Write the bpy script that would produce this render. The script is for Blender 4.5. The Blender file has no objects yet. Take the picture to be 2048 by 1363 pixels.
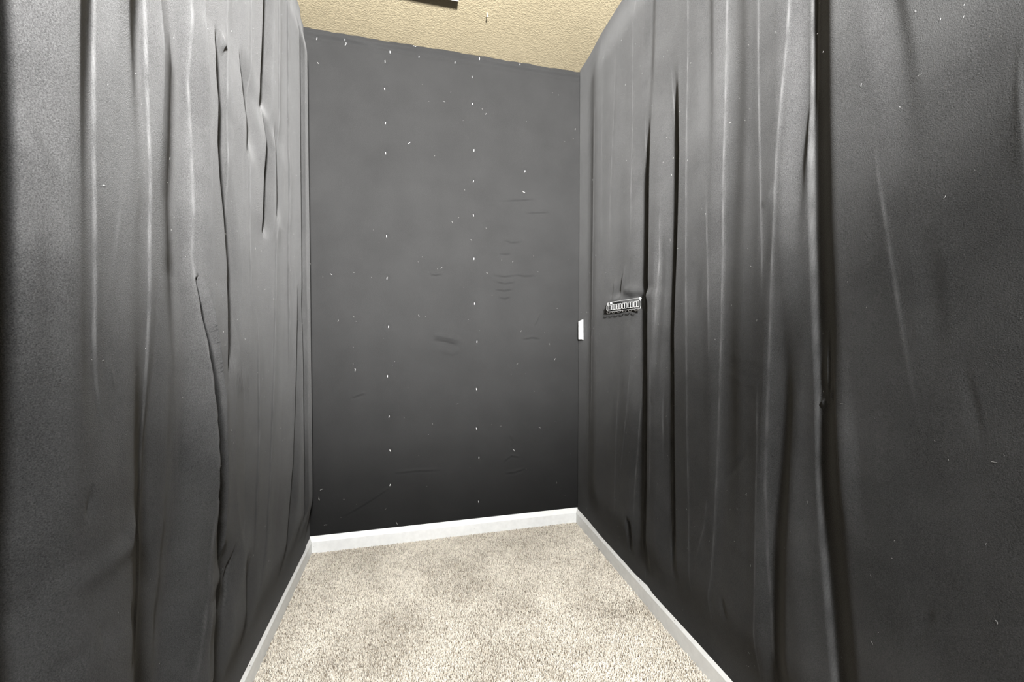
import bpy, bmesh, math, random
import numpy as np
from mathutils import Vector, Matrix

# ------------------------------------------------------------------ camera
scene = bpy.context.scene
COL = scene.collection
W, H, DEPTH = 1.367, 2.44, 3.40          # room width, height, length (back wall at y = 0)
YAW, PITCH, ROLL, F = 0.23745, -0.02655, 0.00101, 808.19
CAM = np.array([0.49085, -2.06563, 1.05154])
cy_, sy_, cp_, sp_ = math.cos(YAW), math.sin(YAW), math.cos(PITCH), math.sin(PITCH)
fw = np.array([sy_*cp_, cy_*cp_, sp_])
r0 = np.array([cy_, -sy_, 0.0]); u0 = np.cross(r0, fw)
rt = math.cos(ROLL)*r0 + math.sin(ROLL)*u0
up = -math.sin(ROLL)*r0 + math.cos(ROLL)*u0
cam_data = bpy.data.cameras.new('camera')
cam = bpy.data.objects.new('camera', cam_data); COL.objects.link(cam)
cam_data.sensor_fit = 'HORIZONTAL'; cam_data.sensor_width = 36.0
cam_data.lens = 36.0*F/2048.0; cam_data.clip_start = 0.01
M = Matrix.Identity(4)
for i in range(3):
    M[i][0] = rt[i]; M[i][1] = up[i]; M[i][2] = -fw[i]; M[i][3] = CAM[i]
cam.matrix_world = M
scene.camera = cam

# ------------------------------------------------------------------ light
FLASH_POS = Vector((0.59, -2.90, 1.69))      # photographer's flash head on a stand behind the camera
FLASH_ELEV, FLASH_CONE, FLASH_POWER = 8.5, 79.0, 3700.0
WORLD_STRENGTH = 0.4
DOME_STRENGTH = 1020.0
DOME_POS = (0.683, -2.90)
fd = bpy.data.lights.new('flash_light', 'SPOT'); flash = bpy.data.objects.new('flash_light', fd); COL.objects.link(flash)
fd.energy = FLASH_POWER; fd.spot_size = math.radians(FLASH_CONE); fd.spot_blend = 1.0
fd.shadow_soft_size = 0.09; fd.color = (1.0, 0.99, 0.975)
flash.location = FLASH_POS
flash.rotation_euler = (math.radians(90+FLASH_ELEV), 0, math.radians(0.5))
world = bpy.data.worlds.new('world'); scene.world = world
world.use_nodes = True
bg = world.node_tree.nodes['Background']
bg.inputs[0].default_value = (1.0, 0.99, 0.97, 1); bg.inputs[1].default_value = WORLD_STRENGTH
vs = scene.view_settings
vs.view_transform = 'Standard'; vs.look = 'None'; vs.gamma = 1.0; vs.use_curve_mapping = False
vs.exposure = 0.0

# ------------------------------------------------------------------ helpers
def ray(px, py):
    return fw + rt*((px-1024.0)/F) + up*((681.5-py)/F)
def hit(px, py, axis, val):
    d = ray(px, py); t = (val-CAM[axis])/d[axis]
    return CAM + d*t
def smooth(u):
    u = np.clip(u, 0, 1); return u*u*(3-2*u)

def link(name, verts, faces, mat, parent=None, smooth_shade=False):
    me = bpy.data.meshes.new(name)
    me.from_pydata([tuple(map(float, v)) for v in verts], [], faces); me.update()
    if mat: me.materials.append(mat)
    if smooth_shade: me.polygons.foreach_set('use_smooth', [True]*len(me.polygons))
    o = bpy.data.objects.new(name, me); COL.objects.link(o)
    if parent: o.parent = parent
    return o
def link_np(name, verts, quads, mat, parent=None, smooth_shade=True):
    me = bpy.data.meshes.new(name)
    n, m = len(verts), len(quads); k = quads.shape[1]
    me.vertices.add(n); me.vertices.foreach_set('co', np.asarray(verts, np.float32).ravel())
    me.loops.add(m*k); me.loops.foreach_set('vertex_index', np.asarray(quads, np.int32).ravel())
    me.polygons.add(m); me.polygons.foreach_set('loop_start', np.arange(0, m*k, k, dtype=np.int32))
    me.update(calc_edges=True); me.validate()
    if smooth_shade: me.polygons.foreach_set('use_smooth', np.ones(m, bool))
    if mat: me.materials.append(mat)
    o = bpy.data.objects.new(name, me); COL.objects.link(o)
    if parent: o.parent = parent
    return o
def bm_obj(name, bm, mat, parent=None, smooth_shade=False):
    me = bpy.data.meshes.new(name); bmesh.ops.recalc_face_normals(bm, faces=bm.faces[:])
    bm.to_mesh(me); bm.free()
    me.materials.append(mat)
    if smooth_shade: me.polygons.foreach_set('use_smooth', [True]*len(me.polygons))
    o = bpy.data.objects.new(name, me); COL.objects.link(o)
    if parent: o.parent = parent
    return o
def add_box(bm, lo, hi, bevel=0.0):
    lo, hi = Vector(lo), Vector(hi)
    r = bmesh.ops.create_cube(bm, size=1.0, matrix=Matrix.Translation((lo+hi)/2) @ Matrix.Diagonal((*(hi-lo), 1)))
    if bevel:
        es = list({e for v in r['verts'] for e in v.link_edges})
        bmesh.ops.bevel(bm, geom=es, offset=bevel, segments=2, affect='EDGES', profile=0.5)
def add_tube(bm, pts, rad, n=8, cap=True):
    pts = [Vector(p) for p in pts]; rings = []
    rads = rad if isinstance(rad, (list, tuple)) else [rad]*len(pts)
    for i, p in enumerate(pts):
        t = (pts[min(i+1, len(pts)-1)]-pts[max(i-1, 0)]).normalized()
        a = t.cross(Vector((0.3, 0.2, 0.93)))
        if a.length < 0.05: a = t.cross(Vector((1, 0, 0)))
        a.normalize(); b = t.cross(a)
        rings.append([bm.verts.new(p+(a*math.cos(2*math.pi*k/n)+b*math.sin(2*math.pi*k/n))*rads[i]) for k in range(n)])
    for q in range(len(rings)-1):
        for k in range(n):
            bm.faces.new((rings[q][k], rings[q][(k+1) % n], rings[q+1][(k+1) % n], rings[q+1][k]))
    if cap:
        bm.faces.new(rings[0][::-1]); bm.faces.new(rings[-1])
def empty(name, loc):
    o = bpy.data.objects.new(name, None); COL.objects.link(o); o.location = loc
    o.empty_display_size = 0.05
    return o
def tag(o, label=None, cat=None, group=None, kind=None):
    if label: o['label'] = label
    if cat: o['category'] = cat
    if group: o['group'] = group
    if kind: o['kind'] = kind
    return o

# ------------------------------------------------------------------ materials
def new_mat(name):
    m = bpy.data.materials.new(name); m.use_nodes = True
    return m, m.node_tree, m.node_tree.nodes['Principled BSDF']
def noise(nt, scale, detail=2.0, rough=0.5, dist=0.0):
    t = nt.nodes.new('ShaderNodeTexNoise')
    t.inputs['Scale'].default_value = scale; t.inputs['Detail'].default_value = detail
    t.inputs['Roughness'].default_value = rough; t.inputs['Distortion'].default_value = dist
    co = nt.nodes.new('ShaderNodeNewGeometry')
    nt.links.new(co.outputs['Position'], t.inputs['Vector'])
    return t
def ramp(nt, src, stops):
    r = nt.nodes.new('ShaderNodeValToRGB')
    el = r.color_ramp.elements
    while len(el) < len(stops): el.new(0.5)
    for e, (p, c) in zip(el, stops):
        e.position = p; e.color = (*c, 1) if len(c) == 3 else c
    nt.links.new(src, r.inputs['Fac'])
    return r
def bump(nt, bsdf, height, strength, dist, prev=None):
    b = nt.nodes.new('ShaderNodeBump')
    b.inputs['Strength'].default_value = strength; b.inputs['Distance'].default_value = dist
    nt.links.new(height, b.inputs['Height'])
    if prev: nt.links.new(prev.outputs['Normal'], b.inputs['Normal'])
    nt.links.new(b.outputs['Normal'], bsdf.inputs['Normal'])
    return b

def fabric_mat(name, lo, hi, sheen, sheen_rough, fuzz, worn=None):
    m, nt, b = new_mat(name)
    big = noise(nt, 5.0, 4.0, 0.6)
    fine = noise(nt, 620.0, 2.0, 0.7)
    mix = nt.nodes.new('ShaderNodeMath'); mix.operation = 'MULTIPLY_ADD'
    nt.links.new(big.outputs['Fac'], mix.inputs[0]); mix.inputs[1].default_value = 0.35
    s = nt.nodes.new('ShaderNodeMath'); s.operation = 'MULTIPLY'; s.inputs[1].default_value = 0.65
    nt.links.new(fine.outputs['Fac'], s.inputs[0]); nt.links.new(s.outputs[0], mix.inputs[2])
    c = ramp(nt, mix.outputs[0], [(0.35, (lo,)*3), (0.65, (hi,)*3)])
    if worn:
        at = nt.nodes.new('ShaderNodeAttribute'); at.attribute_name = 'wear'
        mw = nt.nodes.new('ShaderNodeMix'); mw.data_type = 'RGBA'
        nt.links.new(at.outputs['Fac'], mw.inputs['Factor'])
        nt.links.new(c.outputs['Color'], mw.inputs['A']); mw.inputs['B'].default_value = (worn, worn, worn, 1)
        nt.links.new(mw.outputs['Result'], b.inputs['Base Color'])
    else:
        nt.links.new(c.outputs['Color'], b.inputs['Base Color'])
    b.inputs['Roughness'].default_value = 0.95
    b.inputs['Specular IOR Level'].default_value = 0.15
    b.inputs['Sheen Weight'].default_value = sheen
    b.inputs['Sheen Roughness'].default_value = sheen_rough
    b.inputs['Sheen Tint'].default_value = (1, 1, 1, 1)
    f2 = noise(nt, 430.0, 3.0, 0.7)
    b1 = bump(nt, b, f2.outputs['Fac'], fuzz, 0.0014)
    bump(nt, b, fine.outputs['Fac'], fuzz, 0.0007, b1)
    return m
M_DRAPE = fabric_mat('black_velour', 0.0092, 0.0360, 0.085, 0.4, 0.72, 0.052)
M_BACK = fabric_mat('black_felt', 0.0083, 0.0140, 0.03, 0.5, 0.35)

def plain(name, col, rough=0.5, spec=0.5, metal=0.0):
    m, nt, b = new_mat(name)
    n = noise(nt, 40.0, 3.0)
    lo = tuple(c*0.95 for c in col); hi = tuple(min(1, c*1.04) for c in col)
    r = ramp(nt, n.outputs['Fac'], [(0.3, lo), (0.7, hi)])
    nt.links.new(r.outputs['Color'], b.inputs['Base Color'])
    b.inputs['Roughness'].default_value = rough; b.inputs['Specular IOR Level'].default_value = spec
    b.inputs['Metallic'].default_value = metal
    return m
M_TRIM = plain('white_trim_paint', (0.80, 0.805, 0.80), 0.45, 0.35)
M_DRYWALL = plain('white_drywall', (0.78, 0.77, 0.74), 0.9, 0.2)
M_PLATE = plain('white_plastic', (0.90, 0.90, 0.89), 0.4)
M_VENT = plain('white_enamel', (0.85, 0.80, 0.80), 0.4)
M_STAPLE = plain('bright_staple_steel', (0.92, 0.92, 0.91), 0.35, 0.6)
M_LINT = plain('pale_lint', (0.36, 0.36, 0.35), 0.9, 0.1)
M_DARK = plain('dark_filler', (0.05, 0.048, 0.045), 0.9, 0.1)
M_SCREW = plain('zinc_screw', (0.85, 0.85, 0.85), 0.3, 0.6)
M_NAIL = plain('painted_nail', (0.72, 0.66, 0.50), 0.5)
M_PORCELAIN = plain('white_porcelain', (0.85, 0.85, 0.83), 0.25)

def ceiling_mat():
    m, nt, b = new_mat('tan_textured_ceiling')
    big = noise(nt, 2.2, 3.0, 0.55)
    c = ramp(nt, big.outputs['Fac'], [(0.3, (0.195, 0.166, 0.109)), (0.7, (0.222, 0.190, 0.126))])
    nt.links.new(c.outputs['Color'], b.inputs['Base Color'])
    b.inputs['Roughness'].default_value = 0.75; b.inputs['Specular IOR Level'].default_value = 0.25
    n1 = noise(nt, 135.0, 2.0, 0.5, 0.5)
    pl = ramp(nt, n1.outputs['Fac'], [(0.40, (0, 0, 0)), (0.62, (1, 1, 1))])
    b1 = bump(nt, b, pl.outputs['Color'], 0.45, 0.0016)
    n2 = noise(nt, 330.0, 2.0, 0.6)
    bump(nt, b, n2.outputs['Fac'], 0.25, 0.0008, b1)
    return m
M_CEIL = ceiling_mat()

def carpet_mat():
    m, nt, b = new_mat('beige_carpet_yarn')
    at = nt.nodes.new('ShaderNodeAttribute'); at.attribute_name = 'yarn'
    n = noise(nt, 900.0, 2.0, 0.6)
    mx = nt.nodes.new('ShaderNodeMix'); mx.data_type = 'RGBA'; mx.blend_type = 'MULTIPLY'
    mx.inputs['Factor'].default_value = 0.35
    nt.links.new(at.outputs['Color'], mx.inputs['A']); nt.links.new(n.outputs['Color'], mx.inputs['B'])
    r = ramp(nt, n.outputs['Fac'], [(0.3, (0.6, 0.6, 0.6)), (0.7, (1, 1, 1))])
    nt.links.new(r.outputs['Color'], mx.inputs['B'])
    nt.links.new(mx.outputs['Result'], b.inputs['Base Color'])
    b.inputs['Roughness'].default_value = 0.95; b.inputs['Specular IOR Level'].default_value = 0.1
    b.inputs['Sheen Weight'].default_value = 0.15
    return m
M_YARN = carpet_mat()
def carpet_base_mat():
    m, nt, b = new_mat('beige_carpet_backing')
    n = noise(nt, 260.0, 3.0, 0.7)
    r = ramp(nt, n.outputs['Fac'], [(0.3, (0.20, 0.155, 0.105)), (0.7, (0.52, 0.44, 0.34))])
    nt.links.new(r.outputs['Color'], b.inputs['Base Color'])
    b.inputs['Roughness'].default_value = 1.0
    bump(nt, b, n.outputs['Fac'], 0.8, 0.006)
    return m
M_CARPET = carpet_base_mat()

def acrylic_mat():
    m, nt, b = new_mat('clear_acrylic')
    n = noise(nt, 60.0, 2.0)
    r = ramp(nt, n.outputs['Fac'], [(0.3, (0.93, 0.94, 0.94)), (0.7, (0.98, 0.98, 0.98))])
    nt.links.new(r.outputs['Color'], b.inputs['Base Color'])
    b.inputs['Transmission Weight'].default_value = 1.0
    b.inputs['Roughness'].default_value = 0.04; b.inputs['IOR'].default_value = 1.12
    return m
M_ACRYLIC = acrylic_mat()
def edge_mat():
    m, nt, b = new_mat('polished_acrylic_edge')
    n = noise(nt, 400.0, 2.0)
    r = ramp(nt, n.outputs['Fac'], [(0.3, (0.22, 0.22, 0.22)), (0.7, (0.55, 0.55, 0.55))])
    nt.links.new(r.outputs['Color'], b.inputs['Base Color'])
    b.inputs['Roughness'].default_value = 0.2
    return m
M_EDGE = edge_mat()
# ------------------------------------------------------------------ room shell
def box_struct(name, lo, hi, mat):
    bm = bmesh.new(); add_box(bm, lo, hi)
    return tag(bm_obj(name, bm, mat), kind='structure')
T = 0.10
GAP = 0.014      # drywall lies this far behind the fabric plane
box_struct('wall_left', (-GAP-T, -DEPTH, -0.02), (-GAP, GAP, H), M_DRYWALL)
box_struct('wall_right', (W+GAP, -DEPTH, -0.02), (W+GAP+T, GAP, H), M_DRYWALL)
box_struct('wall_back', (-GAP-T, GAP, -0.02), (W+GAP+T, GAP+T, H), M_DRYWALL)
box_struct('ceiling', (-GAP-T, -DEPTH-T, H), (W+GAP+T, GAP+T, H+T), M_CEIL)
floor = box_struct('floor', (-GAP-T, -DEPTH-T, -T), (W+GAP+T, GAP+T, -0.012), M_CARPET)
# rear wall with an open doorway behind the camera
bm = bmesh.new()
DX0, DX1, DZ = 0.30, 1.11, 2.03
add_box(bm, (-GAP-T, -DEPTH-T, -0.02), (DX0, -DEPTH, H))
add_box(bm, (DX1, -DEPTH-T, -0.02), (W+GAP+T, -DEPTH, H))
add_box(bm, (DX0, -DEPTH-T, DZ), (DX1, -DEPTH, H))
tag(bm_obj('wall_rear', bm, M_DRYWALL), kind='structure')

# baseboards: flat face with a sloped top edge
HB, TB = 0.074, 0.015
PROF = [(0, -0.012), (TB, -0.012), (TB, 0.050), (0.0135, 0.0535), (0.006, 0.0725), (0.0035, HB), (0, HB)]
def baseboard(name, a, b, inward, mit):
    a, b, n = Vector(a), Vector(b), Vector(inward)
    d = (b-a).normalized(); vs_ = []
    for e, (p, sgn) in enumerate(((a, 1), (b, -1))):
        for t, z in PROF:
            q = p + n*t + Vector((0, 0, z))
            if mit[e]: q += d*sgn*(t+mit[e])
            vs_.append(q)
    k = len(PROF)
    fs = [(i, (i+1) % k, k+(i+1) % k, k+i) for i in range(k)] + [tuple(range(k))[::-1], tuple(range(k, 2*k))]
    o = link(name, vs_, fs, M_TRIM)
    return tag(o, kind='structure')
bb_back = baseboard('baseboard_back', (0, 0, 0), (W, 0, 0), (0, -1, 0), (0.0003, 0.0012))
bb_left = baseboard('baseboard_left', (0, -DEPTH, 0), (0, 0, 0), (1, 0, 0), (0, 0.0003))
bb_right = baseboard('baseboard_right', (W, 0, 0), (W, -DEPTH, 0), (-1, 0, 0), (0.0003, 0))
def nail_hole(px, py, parent, axis, val):
    p = hit(px, py, axis, val); n = {0: Vector((1 if p[0] < 0.5 else -1, 0, 0)), 1: Vector((0, -1, 0))}[axis]
    bm = bmesh.new(); a = Vector(p)-n*0.001
    add_tube(bm, [a, a+n*0.0013], 0.0011, 7)
    bm_obj('nail_hole', bm, M_DARK, parent)
for px, py in ((775, 1064), (947, 1046), (949, 1056), (627, 1093)): nail_hole(px, py, bb_back, 1, -TB)
for px, py in ((1279, 1160), (1349, 1240)): nail_hole(px, py, bb_right, 0, W-TB)
nail_hole(500, 1330, bb_left, 0, TB)

# ------------------------------------------------------------------ draped side walls
X0 = 0.042     # typical distance of the draped cloth from the wall plane
class Drape:
    def __init__(self, side, seed):
        self.side = side
        self.plane = X0 if side == 'L' else W-X0
        s = np.concatenate([np.arange(0.0135, 1.76, 0.0020), np.linspace(1.76, DEPTH-0.002, 60)])
        z = np.linspace(0.060, H-0.001, 250)
        self.s, self.z = s, z
        self.S, self.Z = np.meshgrid(s, z)
        self.D = np.full(self.S.shape, X0)
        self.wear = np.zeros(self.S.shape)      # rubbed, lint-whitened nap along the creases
        self.rng = np.random.RandomState(seed)
    def poly(self, pts):
        q = [hit(px, py, 0, self.plane) for px, py in pts]
        q = sorted([(p[2], -p[1]) for p in q])
        return np.array([a for a, b in q]), np.array([b for a, b in q])
    def line(self, pts, taper):
        zz, ss = self.poly(pts)
        E = np.interp(self.z, zz, ss)
        w = np.ones_like(self.z)
        ymin = min(p[1] for p in pts); ymax = max(p[1] for p in pts)
        if ymin > 5: w *= smooth((zz[-1]-self.z)/taper+0.0)
        if ymax < 1358 and zz[0] > 0.12: w *= smooth((self.z-zz[0])/taper)
        return E[:, None], w[:, None]
    def px2s(self, x, dx, y=650):
        a = hit(x, y, 0, self.plane)[1]; b = hit(x+dx, y, 0, self.plane)[1]
        return abs(a-b)
    # step: a far-facing slope falls into a valley at the traced line, then a small lit riser and a long gentle climb
    def step(self, pts, D, wpx, edge=0.003, ridge=0.0014, rw=0.012, taper=0.25, hold=0.0, r=0.20, Lf=0.085):
        E, k = self.line(pts, taper)
        mx = np.mean([p[0] for p in pts]); w = self.px2s(mx, -wpx if self.side == 'L' else wpx)
        u = self.S-E
        near = 1-smooth((u/w-hold)/(1-hold))
        far = r*(1-smooth(-u/edge))+(1-r)*(1-smooth(-u/Lf))
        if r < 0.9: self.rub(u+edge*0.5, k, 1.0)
        self.D -= k*1.55*D*np.where(u >= 0, near, far)
        self.D += k*ridge*np.exp(-((u+edge)/np.where(u+edge > 0, 0.004, rw))**2)
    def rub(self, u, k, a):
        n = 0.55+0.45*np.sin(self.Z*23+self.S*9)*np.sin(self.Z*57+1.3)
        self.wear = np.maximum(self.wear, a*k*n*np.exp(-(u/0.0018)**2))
    def flap(self, pts, R, wnear=0.07, taper=0.2):
        E, k = self.line(pts, taper)
        u = self.S-E
        self.D += k*R*np.where(u >= 0, np.exp(-(u/wnear)**2), 1-smooth(-u/0.004))
    def valley(self, pts, D, far_px, near_px, taper=0.25):
        E, k = self.line(pts, taper)
        mx = np.mean([p[0] for p in pts]); sg = -1 if self.side == 'L' else 1
        wf = self.px2s(mx, -sg*far_px); wn = self.px2s(mx, sg*near_px)
        u = self.S-E
        self.D -= k*1.6*D*np.where(u >= 0, 1-smooth(u/wn), 1-smooth(-u/wf))
    def ridge(self, pts, R, wpx=4, taper=0.2):
        E, k = self.line(pts, taper)
        mx = np.mean([p[0] for p in pts]); w = self.px2s(mx, wpx)
        u = self.S-E
        wn = np.maximum(0.55*w, 0.0028)
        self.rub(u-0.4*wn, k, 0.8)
        self.D += k*0.6*R*np.exp(-(u/np.where(u > 0, wn, 3.0*w))**2)
    def gap(self, left, right, D, edge=0.005):
        zl, sl = self.poly(left); zr, sr = self.poly(right)
        A = np.interp(self.z, zl, sl)[:, None]; B = np.interp(self.z, zr, sr)[:, None]
        lo, hi = np.minimum(A, B), np.maximum(A, B)
        ok = ((self.z >= min(zl[0], zr[0])) & (self.z <= max(zl[-1], zr[-1])))[:, None]
        m = smooth((self.S-lo)/edge+0.5)*smooth((hi-self.S)/edge+0.5)
        self.D -= np.where(ok, D*m*smooth((hi-lo)/0.012), 0)
    def wrinkle(self, pts, A, wpx):
        q = [hit(px, py, 0, self.plane) for px, py in pts]
        q = [(-p[1], p[2]) for p in q]
        mx = np.mean([p[0] for p in pts]); w = max(0.004, self.px2s(mx, wpx))
        cols = np.where((self.s > min(a for a, b in q)-4*w) & (self.s < max(a for a, b in q)+4*w))[0]
        if not len(cols): return
        c0, c1 = cols[0], cols[-1]+1
        S, Z = self.S[:, c0:c1], self.Z[:, c0:c1]
        best = np.full(S.shape, 1e9); tt = np.zeros(S.shape); n = len(q)-1
        for i in range(n):
            ax, az = q[i]; bx, bz = q[i+1]
            L2 = (bx-ax)**2+(bz-az)**2+1e-12
            t = np.clip(((S-ax)*(bx-ax)+(Z-az)*(bz-az))/L2, 0, 1)
            d = np.hypot(S-ax-t*(bx-ax), Z-az-t*(bz-az))
            m = d < best; best = np.where(m, d, best); tt = np.where(m, (i+t)/n, tt)
        self.D[:, c0:c1] += A*np.exp(-(best/w)**2)*np.clip(4*tt*(1-tt)+0.15, 0, 1)
    def waves(self, amp):
        S, Z = self.S, self.Z
        for _ in range(9):
            k = self.rng.uniform(12, 60); ph = self.rng.uniform(0, 6.28)
            tl = self.rng.uniform(-0.06, 0.06); zf = self.rng.uniform(0.5, 2.5); zp = self.rng.uniform(0, 6.28)
            self.D += amp*(14.0/k)*np.sin(k*(S+tl*(Z-1.2))+ph)*(0.6+0.4*np.sin(zf*Z+zp))
        for _ in range(14):
            s0, z0 = self.rng.uniform(0, 1.7), self.rng.uniform(0.1, 2.4)
            a, b = self.rng.uniform(0.03, 0.12), self.rng.uniform(0.10, 0.4)
            self.D += self.rng.uniform(-1, 1)*amp*1.3*np.exp(-((S-s0)/a)**2-((Z-z0)/b)**2)
    def build(self, label):
        D, Z, S = self.D, self.Z, self.S
        # keep the cloth, averaged over a hand's breadth, at its usual distance from the wall
        n = 75; P = np.pad(D[:, :870], ((0, 0), (n, n)), mode='reflect'); c = np.cumsum(P, 1)
        low = (c[:, 2*n:]-c[:, :-2*n])/(2*n)
        D = D.copy(); D[:, :870] += (X0-low[:, :870])*smooth((S[:, 869:870]-S[:, :870])/0.1)*0.9
        # tucked behind the baseboard below, stapled under the ceiling above, pulled into the corner
        lowk = smooth((Z-HB-0.012)/0.22)
        low = 0.0065 + 0.07*np.clip(D, 0, 0.06)
        D = low+(D-low)*lowk
        topk = smooth((H-Z)/0.20)
        D = (0.004+0.35*D)+(D-(0.004+0.35*D))*topk
        ck = smooth((S-0.10)/0.23) if self.side == 'R' else smooth((S-0.06)/0.06)
        D = 0.007+(D-0.007)*ck
        D = np.clip(D, -0.010, 0.09)
        D = np.maximum(D, 0.0062-0.0162*smooth((Z-0.10)/0.25))
        self.Dfin = D
        x = D if self.side == 'L' else W-D
        V = np.stack([x, -S-0.002, Z], -1).reshape(-1, 3)
        nz, ns = S.shape
        i = np.arange(nz*ns).reshape(nz, ns)
        a, b, c, d = i[:-1, :-1], i[:-1, 1:], i[1:, 1:], i[1:, :-1]
        Q = np.stack([a, b, c, d] if self.side == 'R' else [a, d, c, b], -1).reshape(-1, 4)
        o = link_np('black_drape', V, Q, M_DRAPE)
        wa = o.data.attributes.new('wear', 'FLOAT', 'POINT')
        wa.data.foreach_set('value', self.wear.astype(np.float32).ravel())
        self.obj = tag(o, label, 'drape')
        return o
    def at(self, s, z):
        i = int(np.searchsorted(self.s, s)); j = int(np.searchsorted(self.z, z))
        i = min(max(i, 1), len(self.s)-1); j = min(max(j, 1), len(self.z)-1)
        return self.Dfin[j, i]

# ---- left wall
L = Drape('L', 3)
L.waves(0.0010)
L.step([(24,0),(28,154),(33,360),(33,513),(34,663),(30,894),(20,1074),(15,1130),(26,1218),(42,1363)], 0.035, 90, r=0.3)
L.valley([(190,0),(187,100),(184,230),(182,400),(178,560)], 0.0100, 40, 80, taper=0.6)
L.step([(192,0),(189,103),(185,308),(182,513),(181,663),(186,766),(194,868),(195,920),(192,990)], 0.0062, 60, taper=0.22)
L.valley([(292,0),(290,120),(286,260),(280,420)], 0.0150, 40, 84, taper=0.4)
L.step([(303,0),(300,128),(297,257),(294,462),(295,663),(300,817),(302,945),(295,1048),(297,1125),(294,1228),(293,1363)], 0.0066, 52)
L.ridge([(282,300),(272,360),(257,462),(250,520)], 0.004, 5)
L.ridge([(237,320),(234,411),(221,539),(206,625)], 0.004, 5)
L.valley([(362,0),(376,154),(376,308),(374,411),(378,513),(378,620),(378,700),(371,971),(360,1177),(352,1363)], 0.0215, 40, 84)
L.valley([(302,600),(307,817),(309,945),(303,1125),(300,1363)], 0.0165, 40, 80, taper=0.3)
L.valley([(378,620),(374,800),(370,971),(358,1177),(350,1363)], 0.0125, 30, 70, taper=0.3)
L.valley([(190,600),(197,800),(200,900),(196,1000)], 0.0085, 40, 72, taper=0.25)
L.valley([(112,330),(106,520),(104,760),(108,900)], 0.004, 40, 40, taper=0.3)
L.flap([(397,545),(399,663),(400,817),(400,1000),(402,1120)], 0.022, taper=0.22)
L.ridge([(385,0),(388,128),(393,308),(395,513),(398,560),(399,663),(400,817),(400,1022),(395,1177),(385,1279),(379,1363)], 0.006, 6)
L.gap([(398,552),(399,663),(400,817),(400,1000),(410,1080),(428,1156)],
      [(399,552),(411,616),(424,700),(436,791),(439,920),(439,1074),(434,1156)], 0.046)
L.ridge([(400,540),(411,616),(424,700),(436,791),(439,920),(439,1074),(435,1160)], 0.005, 3)
L.step([(432,52),(432,154),(437,216),(436,235),(434,293),(439,360),(449,437),(457,539),(455,640),(452,760)], 0.013, 8, ridge=0.004, taper=0.10)
L.ridge([(455,0),(452,51),(456,300),(458,462),(462,590),(459,700)], 0.004, 3)
L.step([(483,90),(490,195),(497,247),(498,330)], 0.013, 7, taper=0.1)
L.step([(531,0),(528,103),(522,231)], 0.018, 7, taper=0.08)
L.step([(526,222),(533,288),(531,360),(529,480)], 0.018, 6, taper=0.08)
L.step([(552,250),(555,462)], 0.014, 5, taper=0.12)
L.ridge([(500,0),(498,400),(503,660)], 0.004, 3)
L.ridge([(516,600),(519,868),(514,1022),(508,1150)], 0.006, 3)
L.ridge([(556,0),(556,300),(548,740),(540,971),(534,1074),(514,1240)], 0.006, 2.5)
L.ridge([(575,0),(577,400),(577,760)], 0.008, 2)
L.step([(596,560),(593,663),(588,920),(580,1022),(568,1170)], 0.014, 3, taper=0.15)
L.valley([(602,40),(604,360),(608,800),(612,1050)], 0.020, 6, 5, taper=0.1)
L.step([(478,1050),(465,1115),(457,1177),(444,1262)], 0.010, 10, taper=0.10)
L.step([(493,1105),(496,1254),(498,1300)], 0.010, 6, taper=0.08)
L.step([(440,1080),(441,1170),(436,1240)], 0.020, 18, taper=0.08)
L.step([(424,1150),(430,1200),(432,1290),(430,1363)], 0.018, 20, taper=0.10)
L.ridge([(411,990),(420,1080),(426,1180)], 0.006, 4)
L.step([(247,1195),(251,1279),(244,1348)], 0.007, 10, taper=0.05)
L.step([(177,1238),(185,1279),(182,1318)], 0.006, 14, taper=0.05)
L.ridge([(87,1260),(86,1363)], 0.004, 5)
L.wrinkle([(262,1020),(241,1089),(144,1161),(100,1190)], 0.008, 16)
L.wrinkle([(160,1300),(113,1345)], -0.006, 8)
L.wrinkle([(75,220),(92,300),(105,340)], 0.004, 8)
L.wrinkle([(208,720),(218,780)], 0.003, 5)
L.wrinkle([(165,980),(157,1040)], -0.004, 7)
L.wrinkle([(85,360),(90,520),(92,800)], 0.005, 18)
L.wrinkle([(440,80),(447,95)], 0.008, 5)
L.wrinkle([(436,222),(444,228)], 0.006, 4)
for k in range(7): L.wrinkle([(466+k*5, 735+3*(k % 3)), (468+k*5, 790)], 0.002, 2)
L.build('black cloth drape with deep vertical folds covering the wall left of the carpet')

# ---- right wall
Rr = Drape('R', 8)
Rr.waves(0.0008)
Rr.ridge([(1184,200),(1180,500),(1172,900)], 0.004, 3)
Rr.ridge([(1233,30),(1228,200),(1220,400),(1216,560)], 0.006, 5, taper=0.4)
Rr.ridge([(1266,0),(1264,300),(1262,500)], 0.003, 3)
Rr.ridge([(1203,150),(1200,500)], 0.003, 4)
Rr.valley([(1299,0),(1296,120),(1290,300)], 0.006, 12, 16, taper=0.3)
Rr.step([(1291,190),(1288,257),(1286,360),(1285,513),(1283,663),(1284,817),(1282,971),(1275,1150)], 0.018, 17, hold=0.2, taper=0.35)
Rr.step([(1342,100),(1343,205),(1345,308),(1343,411),(1340,513),(1335,663),(1336,817),(1337,971),(1338,1074),(1339,1210)], 0.016, 16, hold=0.2, taper=0.35)
Rr.ridge([(1322,380),(1318,520),(1308,700)], 0.006, 5)
Rr.valley([(1322,440),(1320,560),(1315,660),(1309,800)], 0.0045, 8, 9, taper=0.15)
Rr.ridge([(1304,663),(1304,900),(1302,1060)], 0.004, 3)
Rr.step([(1325,740),(1322,830),(1325,950)], 0.006, 7)
Rr.ridge([(1376,0),(1376,154),(1374,360),(1374,663),(1376,868),(1379,1048),(1376,1230)], 0.004, 4)
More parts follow.
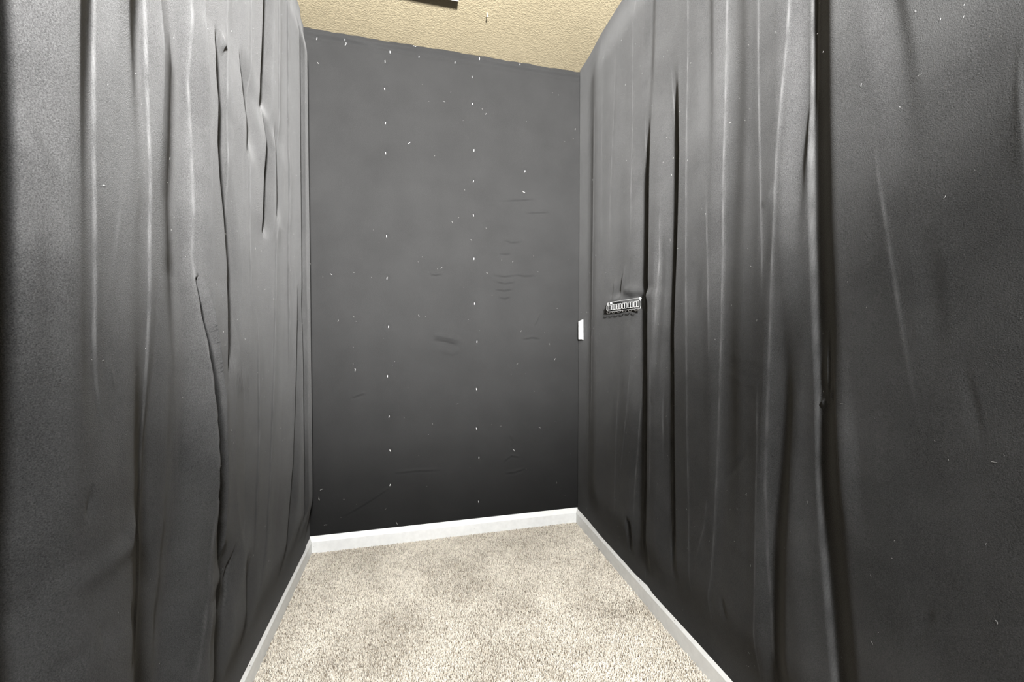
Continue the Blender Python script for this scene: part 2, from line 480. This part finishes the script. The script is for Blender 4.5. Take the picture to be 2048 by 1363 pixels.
Rr.valley([(1414,0),(1415,200),(1416,400)], 0.0045, 20, 18, taper=0.5)
Rr.valley([(1398,500),(1391,600),(1386,670)], 0.0032, 20, 16, taper=0.14)
Rr.ridge([(1411,340),(1416,560),(1418,760)], 0.003, 4)
Rr.ridge([(1448,0),(1445,205),(1440,360),(1438,513),(1435,663),(1433,817),(1429,971),(1425,1074),(1420,1151),(1412,1202),(1415,1290)], 0.005, 5)
Rr.valley([(1458,0),(1457,205),(1451,360),(1445,513),(1443,663),(1447,817),(1445,1000),(1437,1200)], 0.0095, 30, 44, taper=0.5)
Rr.ridge([(1519,0),(1519,154),(1523,360),(1525,513),(1525,640)], 0.003, 4)
Rr.valley([(1540,380),(1535,480),(1530,600)], 0.0035, 20, 20, taper=0.2)
Rr.ridge([(1577,0),(1574,77),(1564,205),(1556,308),(1551,411),(1546,513),(1541,663),(1538,740),(1533,868),(1529,971),(1528,1125),(1533,1254),(1535,1363)], 0.006, 7)
Rr.ridge([(1517,700),(1518,900),(1512,1100),(1505,1363)], 0.0035, 5)
Rr.valley([(1606,0),(1602,200),(1590,330),(1583,560)], 0.007, 30, 20, taper=0.3)
Rr.valley([(1572,480),(1564,663),(1558,817),(1549,971),(1542,1074),(1540,1200),(1540,1363)], 0.014, 30, 42, taper=0.4)
Rr.step([(1612,0),(1613,257),(1615,462),(1620,590),(1623,663),(1630,791),(1630,832),(1632,971),(1638,1074),(1646,1177),(1654,1279),(1661,1363)], 0.0185, 66, edge=0.006, ridge=0.003, rw=0.02, hold=0.05, r=0.40, Lf=0.07)
Rr.ridge([(1646,640),(1648,770),(1646,830)], 0.010, 5, taper=0.1)
Rr.step([(1658,640),(1669,766),(1679,868),(1687,997),(1697,1074),(1702,1150)], -0.006, 40, ridge=0.0)
Rr.wrinkle([(1630,812),(1640,798)], 0.010, 5)
Rr.wrinkle([(1655,788),(1662,784)], 0.006, 5)
Rr.valley([(1776,0),(1790,77),(1800,154),(1808,231),(1815,308),(1820,400)], 0.0065, 60, 40, taper=0.5)
Rr.valley([(1840,420),(1848,470),(1858,530),(1868,640),(1868,760)], 0.004, 40, 34, taper=0.25)
Rr.ridge([(1741,200),(1756,360),(1772,462),(1787,565),(1803,668),(1818,766),(1833,827),(1848,900)], 0.0022, 7, taper=0.25)
Rr.valley([(1924,700),(1931,755),(1946,817),(1962,910)], 0.0035, 30, 16, taper=0.15)
Rr.ridge([(2046,40),(2034,144),(2041,257),(2048,420)], 0.008, 8, taper=0.2)
Rr.valley([(2028,60),(2022,150),(2024,300)], 0.004, 20, 12, taper=0.2)
Rr.ridge([(1238,740),(1232,868),(1227,1060)], 0.006, 3)
Rr.ridge([(1264,700),(1254,830),(1240,950),(1234,990)], 0.006, 4)
Rr.ridge([(1281,663),(1276,800),(1270,920),(1262,1080)], 0.005, 3)
Rr.valley([(1256,1030),(1252,1080),(1246,1110)], 0.014, 5, 8, taper=0.05)
Rr.ridge([(1417,960),(1407,1053),(1388,1122)], 0.006, 7, taper=0.1)
Rr.ridge([(1165,690),(1163,820),(1162,960)], 0.008, 3)
Rr.wrinkle([(1505,880),(1480,925),(1430,968)], -0.003, 5)
Rr.wrinkle([(1863,1225),(1848,1242),(1825,1258)], -0.004, 7)
Rr.wrinkle([(1552,378),(1540,398),(1526,412)], 0.004, 5)
Rr.wrinkle([(1375,700),(1440,706),(1520,722),(1560,728)], 0.0015, 4)
Rr.wrinkle([(1380,742),(1440,748),(1500,764),(1540,768)], 0.0015, 4)
Rr.wrinkle([(1345,1120),(1385,1121),(1410,1118)], 0.0015, 4)
Rr.wrinkle([(1440,1085),(1470,1092),(1496,1112)], 0.0015, 4)
Rr.wrinkle([(1440,1192),(1447,1240)], -0.004, 6)
Rr.wrinkle([(1244,599),(1262,596),(1284,594)], -0.030, 5)
Rr.wrinkle([(1246,585),(1262,581),(1284,580)], 0.010, 5)
Rr.wrinkle([(1232,560),(1226,598)], 0.005, 3)
Rr.wrinkle([(1252,540),(1242,592)], 0.005, 3)
Rr.build('black cloth drape with long hanging folds behind the clear acrylic rack')

# ------------------------------------------------------------------ back wall cloth, stretched flat
xs = np.linspace(0.001, W-0.001, 340); zs = np.linspace(0.060, H-0.004, 560)
X, Z = np.meshgrid(xs, zs)
B = np.full(X.shape, 0.0045)
rb = np.random.RandomState(5)
for _ in range(26):
    x0, z0 = rb.uniform(0.1, W-0.1), rb.uniform(0.1, 2.3)
    a, b = rb.uniform(0.05, 0.22), rb.uniform(0.05, 0.25)
    B += rb.uniform(-1, 1)*0.0022*np.exp(-((X-x0)/a)**2-((Z-z0)/b)**2)
def bpt(px, py):
    p = hit(px, py, 1, -0.006); return p[0], p[2]
def bwr(pts, A, w):
    q = [bpt(*p) for p in pts]; n = len(q)-1
    best = np.full(X.shape, 1e9); tt = np.zeros(X.shape)
    for i in range(n):
        ax, az = q[i]; bx, bz = q[i+1]
        t = np.clip(((X-ax)*(bx-ax)+(Z-az)*(bz-az))/((bx-ax)**2+(bz-az)**2+1e-12), 0, 1)
        d = np.hypot(X-ax-t*(bx-ax), Z-az-t*(bz-az))
        m = d < best; best = np.where(m, d, best); tt = np.where(m, (i+t)/n, tt)
    B[:] = B + A*np.exp(-(best/w)**2)*np.clip(4*tt*(1-tt)+0.1, 0, 1)
bwr([(866,681),(892,685),(916,692)], -0.010, 0.008)
bwr([(866,670),(892,672),(922,682)], 0.011, 0.012)
bwr([(880,700),(905,706),(920,700)], 0.004, 0.012)
for pts in ([(1008,478),(1024,483),(1045,481)], [(1050,424),(1075,423),(1100,422)], [(998,505),(1012,506),(1022,505)],
            [(988,548),(1010,551),(1034,548)], [(990,560),(1010,565),(1030,562)], [(990,576),(1008,579),(1026,576)],
            [(1030,547),(1050,550),(1070,549)], [(998,592),(1010,595),(1020,592)], [(1046,676),(1065,673),(1080,675)],
            [(1070,650),(1074,640),(1080,625)], [(704,794),(718,788),(730,785)], [(1008,922),(1022,910),(1038,912)],
            [(1010,945),(1030,942),(1050,936)], [(790,944),(830,940),(880,938)], [(1000,400),(1040,398),(1070,396)],
            [(690,1030),(740,1000),(778,975)], [(860,546),(872,548),(884,545)], [(1020,868),(1026,880),(1024,895)]):
    bwr(pts, 0.0055, 0.0065)
    bwr([(x, y+4) for x, y in pts], -0.0035, 0.006)
STAPLES = [(612,208),(612,219),(612,280),(611,321),(611,349),
           (770,122),(769,177),(771,245),(771,305),(773,472),(774,556),(777,653),(775,752),(778,833),(780,901),(780,970),
           (910,124),(944,153),(945,207),(948,300),(947,362),(947,430),(948,517),(949,607),(954,683),(953,778),(953,857),(958,915),(957,1003),
           (633,75),(690,80),(780,104),(838,112),(959,118),(1040,129),(1050,342),(1160,576),(1160,604),(1159,660),(1158,724)]
for px, py in STAPLES:
    x0, z0 = bpt(px, py)
    B -= 0.0025*np.exp(-((X-x0)/0.010)**2-((Z-z0)/0.012)**2)
# left edge pulled in between fixings, top hem rolled and sagging
lx, lz = X, Z
scal = 0.5+0.5*np.sin(lz*2*math.pi/0.21+0.6*np.sin(lz*5.0))
B += 0.006*np.exp(-(lx/0.030)**2)*scal
B += 0.007*np.exp(-((Z-(H-0.020-0.006*np.sin(X*7.0)))/0.010)**2)
B -= 0.004*np.exp(-((Z-(H-0.042))/0.012)**2)
bwr([(632,62),(690,72),(760,100),(820,112)], 0.006, 0.011)
B += 0.004*np.exp(-((W-lx)/0.02)**2)
B = np.clip(B, -0.008, 0.0135); B = np.where(Z < HB+0.01, np.minimum(B, 0.0035), B)
Zt = Z + np.where(np.arange(len(zs))[:, None] == len(zs)-1, 0.0015*np.sin(X*31)+0.001*np.sin(X*83), 0)
V = np.stack([X, -B, np.minimum(Zt, H-0.0005)], -1).reshape(-1, 3)
nz, nx = X.shape; idx = np.arange(nz*nx).reshape(nz, nx)
Q = np.stack([idx[:-1, :-1], idx[:-1, 1:], idx[1:, 1:], idx[1:, :-1]], -1).reshape(-1, 4)
back = link_np('black_backdrop_cloth', V, Q, M_BACK)
tag(back, 'black cloth stretched flat over the end wall, fixed with rows of staples', 'cloth')
def back_depth(x, z):
    i = min(max(int(round((x-xs[0])/(xs[1]-xs[0]))), 0), nx-1); j = min(max(int(round((z-zs[0])/(zs[1]-zs[0]))), 0), nz-1)
    return B[j, i]

# staples: one shared mesh, each a part of the cloth
bm = bmesh.new()
add_tube(bm, [(0, 0.004, -0.0045), (0, -0.0006, -0.0045), (0, -0.0014, -0.0034), (0, -0.0014, 0.0034), (0, -0.0006, 0.0045), (0, 0.004, 0.0045)], 0.0008, 6)
st_me = None
for i, (px, py) in enumerate(STAPLES):
    x0, z0 = bpt(px, py)
    if st_me is None:
        o = bm_obj('staple', bm, M_STAPLE, back, True); st_me = o.data
    else:
        o = bpy.data.objects.new('staple', st_me); COL.objects.link(o); o.parent = back
    o.location = (x0, -back_depth(x0, z0)-0.0004, z0); o.rotation_euler = (0, rb.uniform(-0.25, 0.25), 0)

# lint: countless tiny fibres clinging to each cloth
def lint(parent, pts, normal, seed, n_seg=3):
    rg = random.Random(seed); bm = bmesh.new()
    nrm = Vector(normal); u = Vector((0, 0, 1)).cross(nrm).normalized(); v = Vector((0, 0, 1))
    for p, ln, wd in pts:
        p = Vector(p); a = rg.uniform(0, math.pi); cur = []
        for k in range(n_seg+1):
            cur.append(p.copy()); p = p+(u*math.cos(a)+v*math.sin(a))*(ln/n_seg); a += rg.uniform(-0.8, 0.8)
        cur = [c+nrm*0.0012 for c in cur]
        add_tube(bm, cur, wd, 3, cap=False)
    o = bm_obj('lint', bm, M_LINT, parent); o['kind'] = 'stuff'
    return o
rg = random.Random(11)
pts = []
for _ in range(90):
    x, z = rg.uniform(0.03, W-0.03), rg.uniform(0.1, 2.35)
    pts.append(((x, -back_depth(x, z), z), rg.choice([0.002, 0.003, 0.004, 0.010]), rg.uniform(0.0002, 0.00045)))
for px, py in ((1029,902),(690,90),(832,95),(816,287),(640,980),(795,1048),(648,1050),(1050,385),(710,742),(639,1000),(1158,1000)):
    x, z = bpt(px, py); pts.append(((x, -back_depth(x, z), z), 0.014, 0.0009))
lint(back, pts, (0, -1, 0), 21)
for dr, sg, n in ((L, 1, 300), (Rr, -1, 340)):
    pts = []
    for _ in range(n):
        s, z = rg.uniform(0.05, 1.7), rg.uniform(0.1, 2.35)
        d = dr.at(s, z); x = d if sg > 0 else W-d
        pts.append(((x, -s, z), rg.choice([0.0015, 0.002, 0.002, 0.003, 0.006]), rg.uniform(0.00012, 0.0003)))
    lint(dr.obj, pts, (sg, 0, 0), 31+sg)

# ------------------------------------------------------------------ carpet pile
rc = np.random.RandomState(2)
sp = 0.0037
gx = np.arange(TB+0.001, W-TB-0.001, sp); gy = np.arange(TB+0.001, 1.25, sp)
GX, GY = np.meshgrid(gx, gy); GX = GX.ravel(); GY = GY.ravel(); n = len(GX)
GX = np.clip(GX+rc.uniform(-0.002, 0.002, n), TB+0.0005, W-TB-0.0005); GY = np.clip(GY+rc.uniform(-0.002, 0.002, n), TB+0.0005, 2)
def vnoise(x, y, f, seed):
    r = np.random.RandomState(seed); g = r.uniform(-1, 1, (64, 64))
    a, b = x*f, y*f; i, j = np.floor(a).astype(int), np.floor(b).astype(int)
    u, v = smooth(a-i), smooth(b-j); i %= 63; j %= 63
    return (g[i, j]*(1-u)+g[i+1, j]*u)*(1-v)+(g[i, j+1]*(1-u)+g[i+1, j+1]*u)*v
nap = vnoise(GX, GY, 7, 1)*0.6+vnoise(GX, GY, 14, 2)*0.35+vnoise(GX, GY, 28, 3)*0.2
hgt = 0.0125+rc.uniform(-0.0028, 0.0022, n)+0.0010*nap
az = rc.uniform(0, 2*np.pi, n)
lean = rc.uniform(0.0005, 0.0042, n)
lx_ = np.cos(az)*lean+0.0008*nap; ly_ = np.sin(az)*lean+0.0022*nap
rad = rc.uniform(0.0013, 0.0023, n); rot = rc.uniform(0, np.pi, n)
K = 3; verts = np.zeros((n, 7, 3))
for ring, (hh, rr, ll) in enumerate(((0.35, 0.9, 0.1), (0.80, 1.15, 0.7))):
    for k in range(K):
        a = rot+2*np.pi*k/K+ring*0.6
        verts[:, ring*3+k, 0] = np.clip(GX+lx_*ll+np.cos(a)*rad*rr, TB, W-TB)
        verts[:, ring*3+k, 1] = -np.maximum(GY+ly_*ll+np.sin(a)*rad*rr, TB)
        verts[:, ring*3+k, 2] = -0.013+hgt*hh
verts[:, 6, 0] = np.clip(GX+lx_, TB, W-TB); verts[:, 6, 1] = -np.maximum(GY+ly_, TB); verts[:, 6, 2] = -0.013+hgt
qs = []
for k in range(K):
    k2 = (k+1) % K
    qs += [(k, k2, 3+k2), (k, 3+k2, 3+k), (3+k, 3+k2, 6)]
qs = np.array(qs)[:, ::-1]
Q = (qs[None]+(np.arange(n)*7)[:, None, None]).reshape(-1, 3)
pile = link_np('carpet_pile', verts.reshape(-1, 3), Q, M_YARN, floor, True)
tone = np.clip(rc.beta(2.3, 1.0, n)*0.9+0.24*nap+0.02, 0, 1)[:, None]
dark, lite = np.array([[0.24, 0.195, 0.14]]), np.array([[0.96, 0.895, 0.785]])
colr = dark*(1-tone)+lite*tone
ca = pile.data.color_attributes.new('yarn', 'FLOAT_COLOR', 'POINT')
ca.data.foreach_set('color', np.repeat(np.concatenate([colr, np.ones((n, 1))], 1), 7, axis=0).astype(np.float32).ravel())
pile['kind'] = 'stuff'; pile['label'] = 'beige flecked cut-pile carpet'
# a dark thread lying by the right-hand skirting
p = hit(1197, 1103, 2, 0.003)
bm = bmesh.new()
add_tube(bm, [p+np.array([0.012, 0.016, 0.003]), p+np.array([0.004, 0.006, 0.006]), p+np.array([-0.004, -0.008, 0.005]), p+np.array([-0.010, -0.022, 0.002])], 0.0008, 5)
tag(bm_obj('thread_scrap', bm, M_DARK), 'short dark thread lying on the carpet near the baseboard corner', 'thread')

# ------------------------------------------------------------------ clear acrylic rack on the right drape
xr = W-max(Rr.at(s_, z_) for s_ in np.linspace(0.42, 0.68, 30) for z_ in (1.135, 1.15, 1.165))-0.003
tl, tr_, bl, br_ = (hit(1216.4, 604.9, 0, xr), hit(1283.4, 594.2, 0, xr), hit(1216.4, 623.8, 0, xr), hit(1283.4, 616.5, 0, xr))
s0, s1 = -tl[1], -tr_[1]
zb, zt = bl[2], tl[2]
zb1, zt1 = br_[2], tr_[2]
rack = empty('acrylic_rack', (W-0.03, -(s0+s1)/2, zb))
tag(rack, 'clear acrylic rack of six small holders screwed to the right drape', 'rack')
def rk(s, out, z):     # rack-local: s along the wall, out from the wall, z; the rack hangs a little tilted
    k = (s-s0)/(s1-s0)
    return Vector((xr-out, -s, z+(zb1-zb)*k)) - Vector(rack.location)
HR = zt-zb
def rbox(bm, sa, sb, oa, ob, za, zb_):
    vs_ = [bm.verts.new(rk(s, o, zb+HR*z)) for s in (sa, sb) for o in (oa, ob) for z in (za, zb_)]
    for f in ((0, 1, 3, 2), (4, 6, 7, 5), (0, 4, 5, 1), (2, 3, 7, 6), (0, 2, 6, 4), (1, 5, 7, 3)):
        bm.faces.new([vs_[i] for i in f])
LS = s1-s0
bm = bmesh.new(); rbox(bm, s0, s1, 0.0, 0.003, 0.0, 1.0); bm_obj('back_plate', bm, M_ACRYLIC, rack)
e = 0.0011
bm = bmesh.new()
rbox(bm, s0, s1, 0.0, 0.0034, 1.0-0.03, 1.0); rbox(bm, s0, s1, 0.0, 0.0036, 0.0, 0.035)
rbox(bm, s0, s0+0.005, 0.0, 0.0034, 0.0, 1.0); rbox(bm, s1-0.004, s1, 0.0, 0.0034, 0.0, 1.0)
bm_obj('plate_edge', bm, M_EDGE, rack)
for i in range(6):
    a = s0+LS*i/6.0+LS*0.012; b = a+LS/6.0*0.90
    bm = bmesh.new()
    OD = 0.009
    rbox(bm, a, b, OD-0.002, OD, 0.17, 0.70); rbox(bm, a, a+0.002, 0.003, OD, 0.17, 0.70); rbox(bm, b-0.002, b, 0.003, OD, 0.17, 0.70)
    h = bm_obj('holder', bm, M_ACRYLIC, rack)
    bm = bmesh.new()
    rbox(bm, a, b, OD-0.0025, OD+0.0004, 0.67, 0.71); rbox(bm, a, b, OD-0.0025, OD+0.0004, 0.15, 0.20)
    rbox(bm, a, a+0.0032, OD-0.0025, OD+0.0004, 0.15, 0.71); rbox(bm, b-0.0025, b, OD-0.0025, OD+0.0004, 0.15, 0.71)
    rbox(bm, a, a+0.0018, 0.003, OD, 0.675, 0.71); rbox(bm, b-0.0018, b, 0.003, OD, 0.675, 0.71)
    m = (a+b)/2
    rbox(bm, m-0.001, m+0.0012, OD-0.0025, OD+0.0004, 0.20, 0.67)
    bm_obj('holder_rim', bm, M_EDGE, h)
    bm = bmesh.new()      # U-shaped lip below each holder
    uu = [rk(m+0.36*(b-a)*math.cos(t), 0.010, zb+HR*(-0.02+0.17*math.sin(t))) for t in np.linspace(math.pi, 2*math.pi, 9)]
    add_tube(bm, uu, 0.0016, 6)
    bm_obj('lip', bm, M_DARK, h)
for k, zz in ((0.13, 0.86), (0.985, 0.90)):
    bm = bmesh.new()
    c0 = rk(s0+LS*k, 0.0, zb+HR*zz); c1 = rk(s0+LS*k, 0.006, zb+HR*zz)
    add_tube(bm, [c0, c1, c1+Vector((-0.0012, 0, 0))], [0.0042, 0.0042, 0.0025], 10)
    bm_obj('screw', bm, M_SCREW, rack)

# ------------------------------------------------------------------ white plate peeking out at the corner
xp = W-0.012
pa, pb = hit(1158.7, 642, 0, xp), hit(1166.3, 639, 0, xp)
pc, pd = hit(1158.7, 678.3, 0, xp), hit(1166.8, 678.3, 0, xp)
vs_ = []
ins = 0.002
for out, k in ((0.0, 0), (0.0045, 0), (0.006, 1)):
    for j, q in enumerate((pa, pb, pd, pc)):
        dy = (-1 if j in (0, 3) else 1)*ins*k; dz = (-1 if j in (0, 1) else 1)*ins*k
        vs_.append((xp-out, q[1]+dy, q[2]+dz))
fs = [(0, 1, 2, 3), (8, 11, 10, 9)]
for r in range(2):
    for j in range(4): fs.append((r*4+j, r*4+4+j, r*4+4+(j+1) % 4, r*4+(j+1) % 4))
tag(link('wall_plate', vs_, fs, M_PLATE), 'narrow white wall plate showing through the cloth at the far right corner', 'wall plate')

# ------------------------------------------------------------------ ceiling vent, mostly above the frame, and a nail
TV = 0.022
q = hit(917, 3.5, 2, H-TV)
vx1, vy1 = q[0], q[1]; vw, vd = 0.36, 0.26
vent = empty('ceiling_vent', ((vx1-vw/2), vy1-vd/2, H-TV))
tag(vent, 'white slatted vent fixed to the tan ceiling', 'vent')
vl = Vector(vent.location)
def vbox(bm, a, b, bev=0.0): add_box(bm, Vector(a)-vl, Vector(b)-vl, bev)
bm = bmesh.new(); fr = 0.025
vbox(bm, (vx1-vw, vy1-fr, H-TV), (vx1, vy1, H), 0.002); vbox(bm, (vx1-vw, vy1-vd, H-TV), (vx1, vy1-vd+fr, H), 0.002)
vbox(bm, (vx1-vw, vy1-vd+fr, H-TV), (vx1-vw+fr, vy1-fr, H), 0.002); vbox(bm, (vx1-fr, vy1-vd+fr, H-TV), (vx1, vy1-fr, H), 0.002)
bm_obj('frame', bm, M_VENT, vent)
for k in range(9):
    yy = vy1-vd+fr+0.012+k*(vd-2*fr-0.024)/8
    bm = bmesh.new()
    vs4 = [Vector((x, yy+dy, H-z))-vl for x in (vx1-vw+fr, vx1-fr) for dy, z in ((-0.009, 0.004), (-0.008, 0.003), (0.009, TV-0.004), (0.008, TV-0.003))]
    bv = [bm.verts.new(v) for v in vs4]
    for f in ((0, 1, 3, 2), (4, 6, 7, 5), (0, 4, 5, 1), (1, 5, 7, 3), (3, 7, 6, 2), (2, 6, 4, 0)): bm.faces.new([bv[i] for i in f])
    bm_obj('slat', bm, M_VENT, vent)
q = hit(974, 26, 2, H)
bm = bmesh.new()
add_tube(bm, [(q[0], q[1], H+0.004), (q[0], q[1], H-0.010), (q[0]+0.001, q[1]-0.003, H-0.0145)], [0.0016, 0.0016, 0.0016], 8)
nail = empty('nail', (q[0], q[1], H)); tag(nail, 'small nail sticking out of the tan ceiling', 'nail')
o = bm_obj('shank', bm, M_NAIL, nail); o.matrix_parent_inverse = Matrix.Translation((-q[0], -q[1], -H))
bm = bmesh.new()
add_tube(bm, [(q[0]+0.001, q[1]-0.003, H-0.0140), (q[0]+0.0012, q[1]-0.0036, H-0.0158)], [0.0034, 0.0030], 12)
o = bm_obj('head', bm, M_PLATE, nail); o.matrix_parent_inverse = Matrix.Translation((-q[0], -q[1], -H))

# ------------------------------------------------------------------ flash head on a stand behind the camera
el = math.radians(FLASH_ELEV)
ax = Vector((0, math.cos(el), math.sin(el)))
st = empty('flash_stand', (FLASH_POS.x, FLASH_POS.y-0.16, 0)); tag(st, 'studio flash head on a black tripod stand behind the viewpoint', 'flash')
base = Vector(st.location); hd = FLASH_POS-ax*0.07-base
bm = bmesh.new(); add_tube(bm, [hd-ax*0.20, hd-ax*0.19, hd-ax*0.03, hd], [0.035, 0.045, 0.045, 0.062], 20); bm_obj('head', bm, M_DARK, st)
bm = bmesh.new(); add_tube(bm, [hd, hd+ax*0.004], [0.056, 0.056], 20); bm_obj('front_glass', bm, M_PLATE, st)
bm = bmesh.new(); add_tube(bm, [(hd-ax*0.11).to_tuple()[:2]+(0.10,), hd-ax*0.11], 0.012, 10); bm_obj('pole', bm, M_DARK, st)
pp = hd-ax*0.11
for k in range(3):
    a = 2*math.pi*k/3+0.5
    bm = bmesh.new(); add_tube(bm, [(pp.x, pp.y, 0.42), (pp.x+0.28*math.cos(a), pp.y+0.28*math.sin(a), 0.006)], 0.008, 8); bm_obj('leg', bm, M_DARK, st)

# ------------------------------------------------------------------ dome light on the ceiling, behind the camera
def glow_mat():
    m, nt, b = new_mat('glowing_opal_dome')
    n = noise(nt, 30.0, 2.0)
    r = ramp(nt, n.outputs['Fac'], [(0.3, (0.86, 0.86, 0.85)), (0.7, (0.92, 0.92, 0.91))])
    nt.links.new(r.outputs['Color'], b.inputs['Base Color'])
    b.inputs['Emission Color'].default_value = (0.97, 0.985, 1.0, 1)
    b.inputs['Emission Strength'].default_value = DOME_STRENGTH
    return m
dome = empty('ceiling_light', (*DOME_POS, H)); tag(dome, 'round opal dome light on the ceiling behind the viewpoint', 'light')
bm = bmesh.new(); add_tube(bm, [(0, 0, 0), (0, 0, -0.018)], [0.155, 0.150], 32); bm_obj('rim', bm, M_PORCELAIN, dome)
bm = bmesh.new()
add_tube(bm, [(0, 0, -0.016)]+[(0, 0, -0.018-0.075*math.sin(a)) for a in np.linspace(0.1, 1.5, 8)], [0.135]+[0.135*math.cos(a) for a in np.linspace(0.1, 1.5, 8)], 32)
bm_obj('dome', bm, glow_mat(), dome, True)
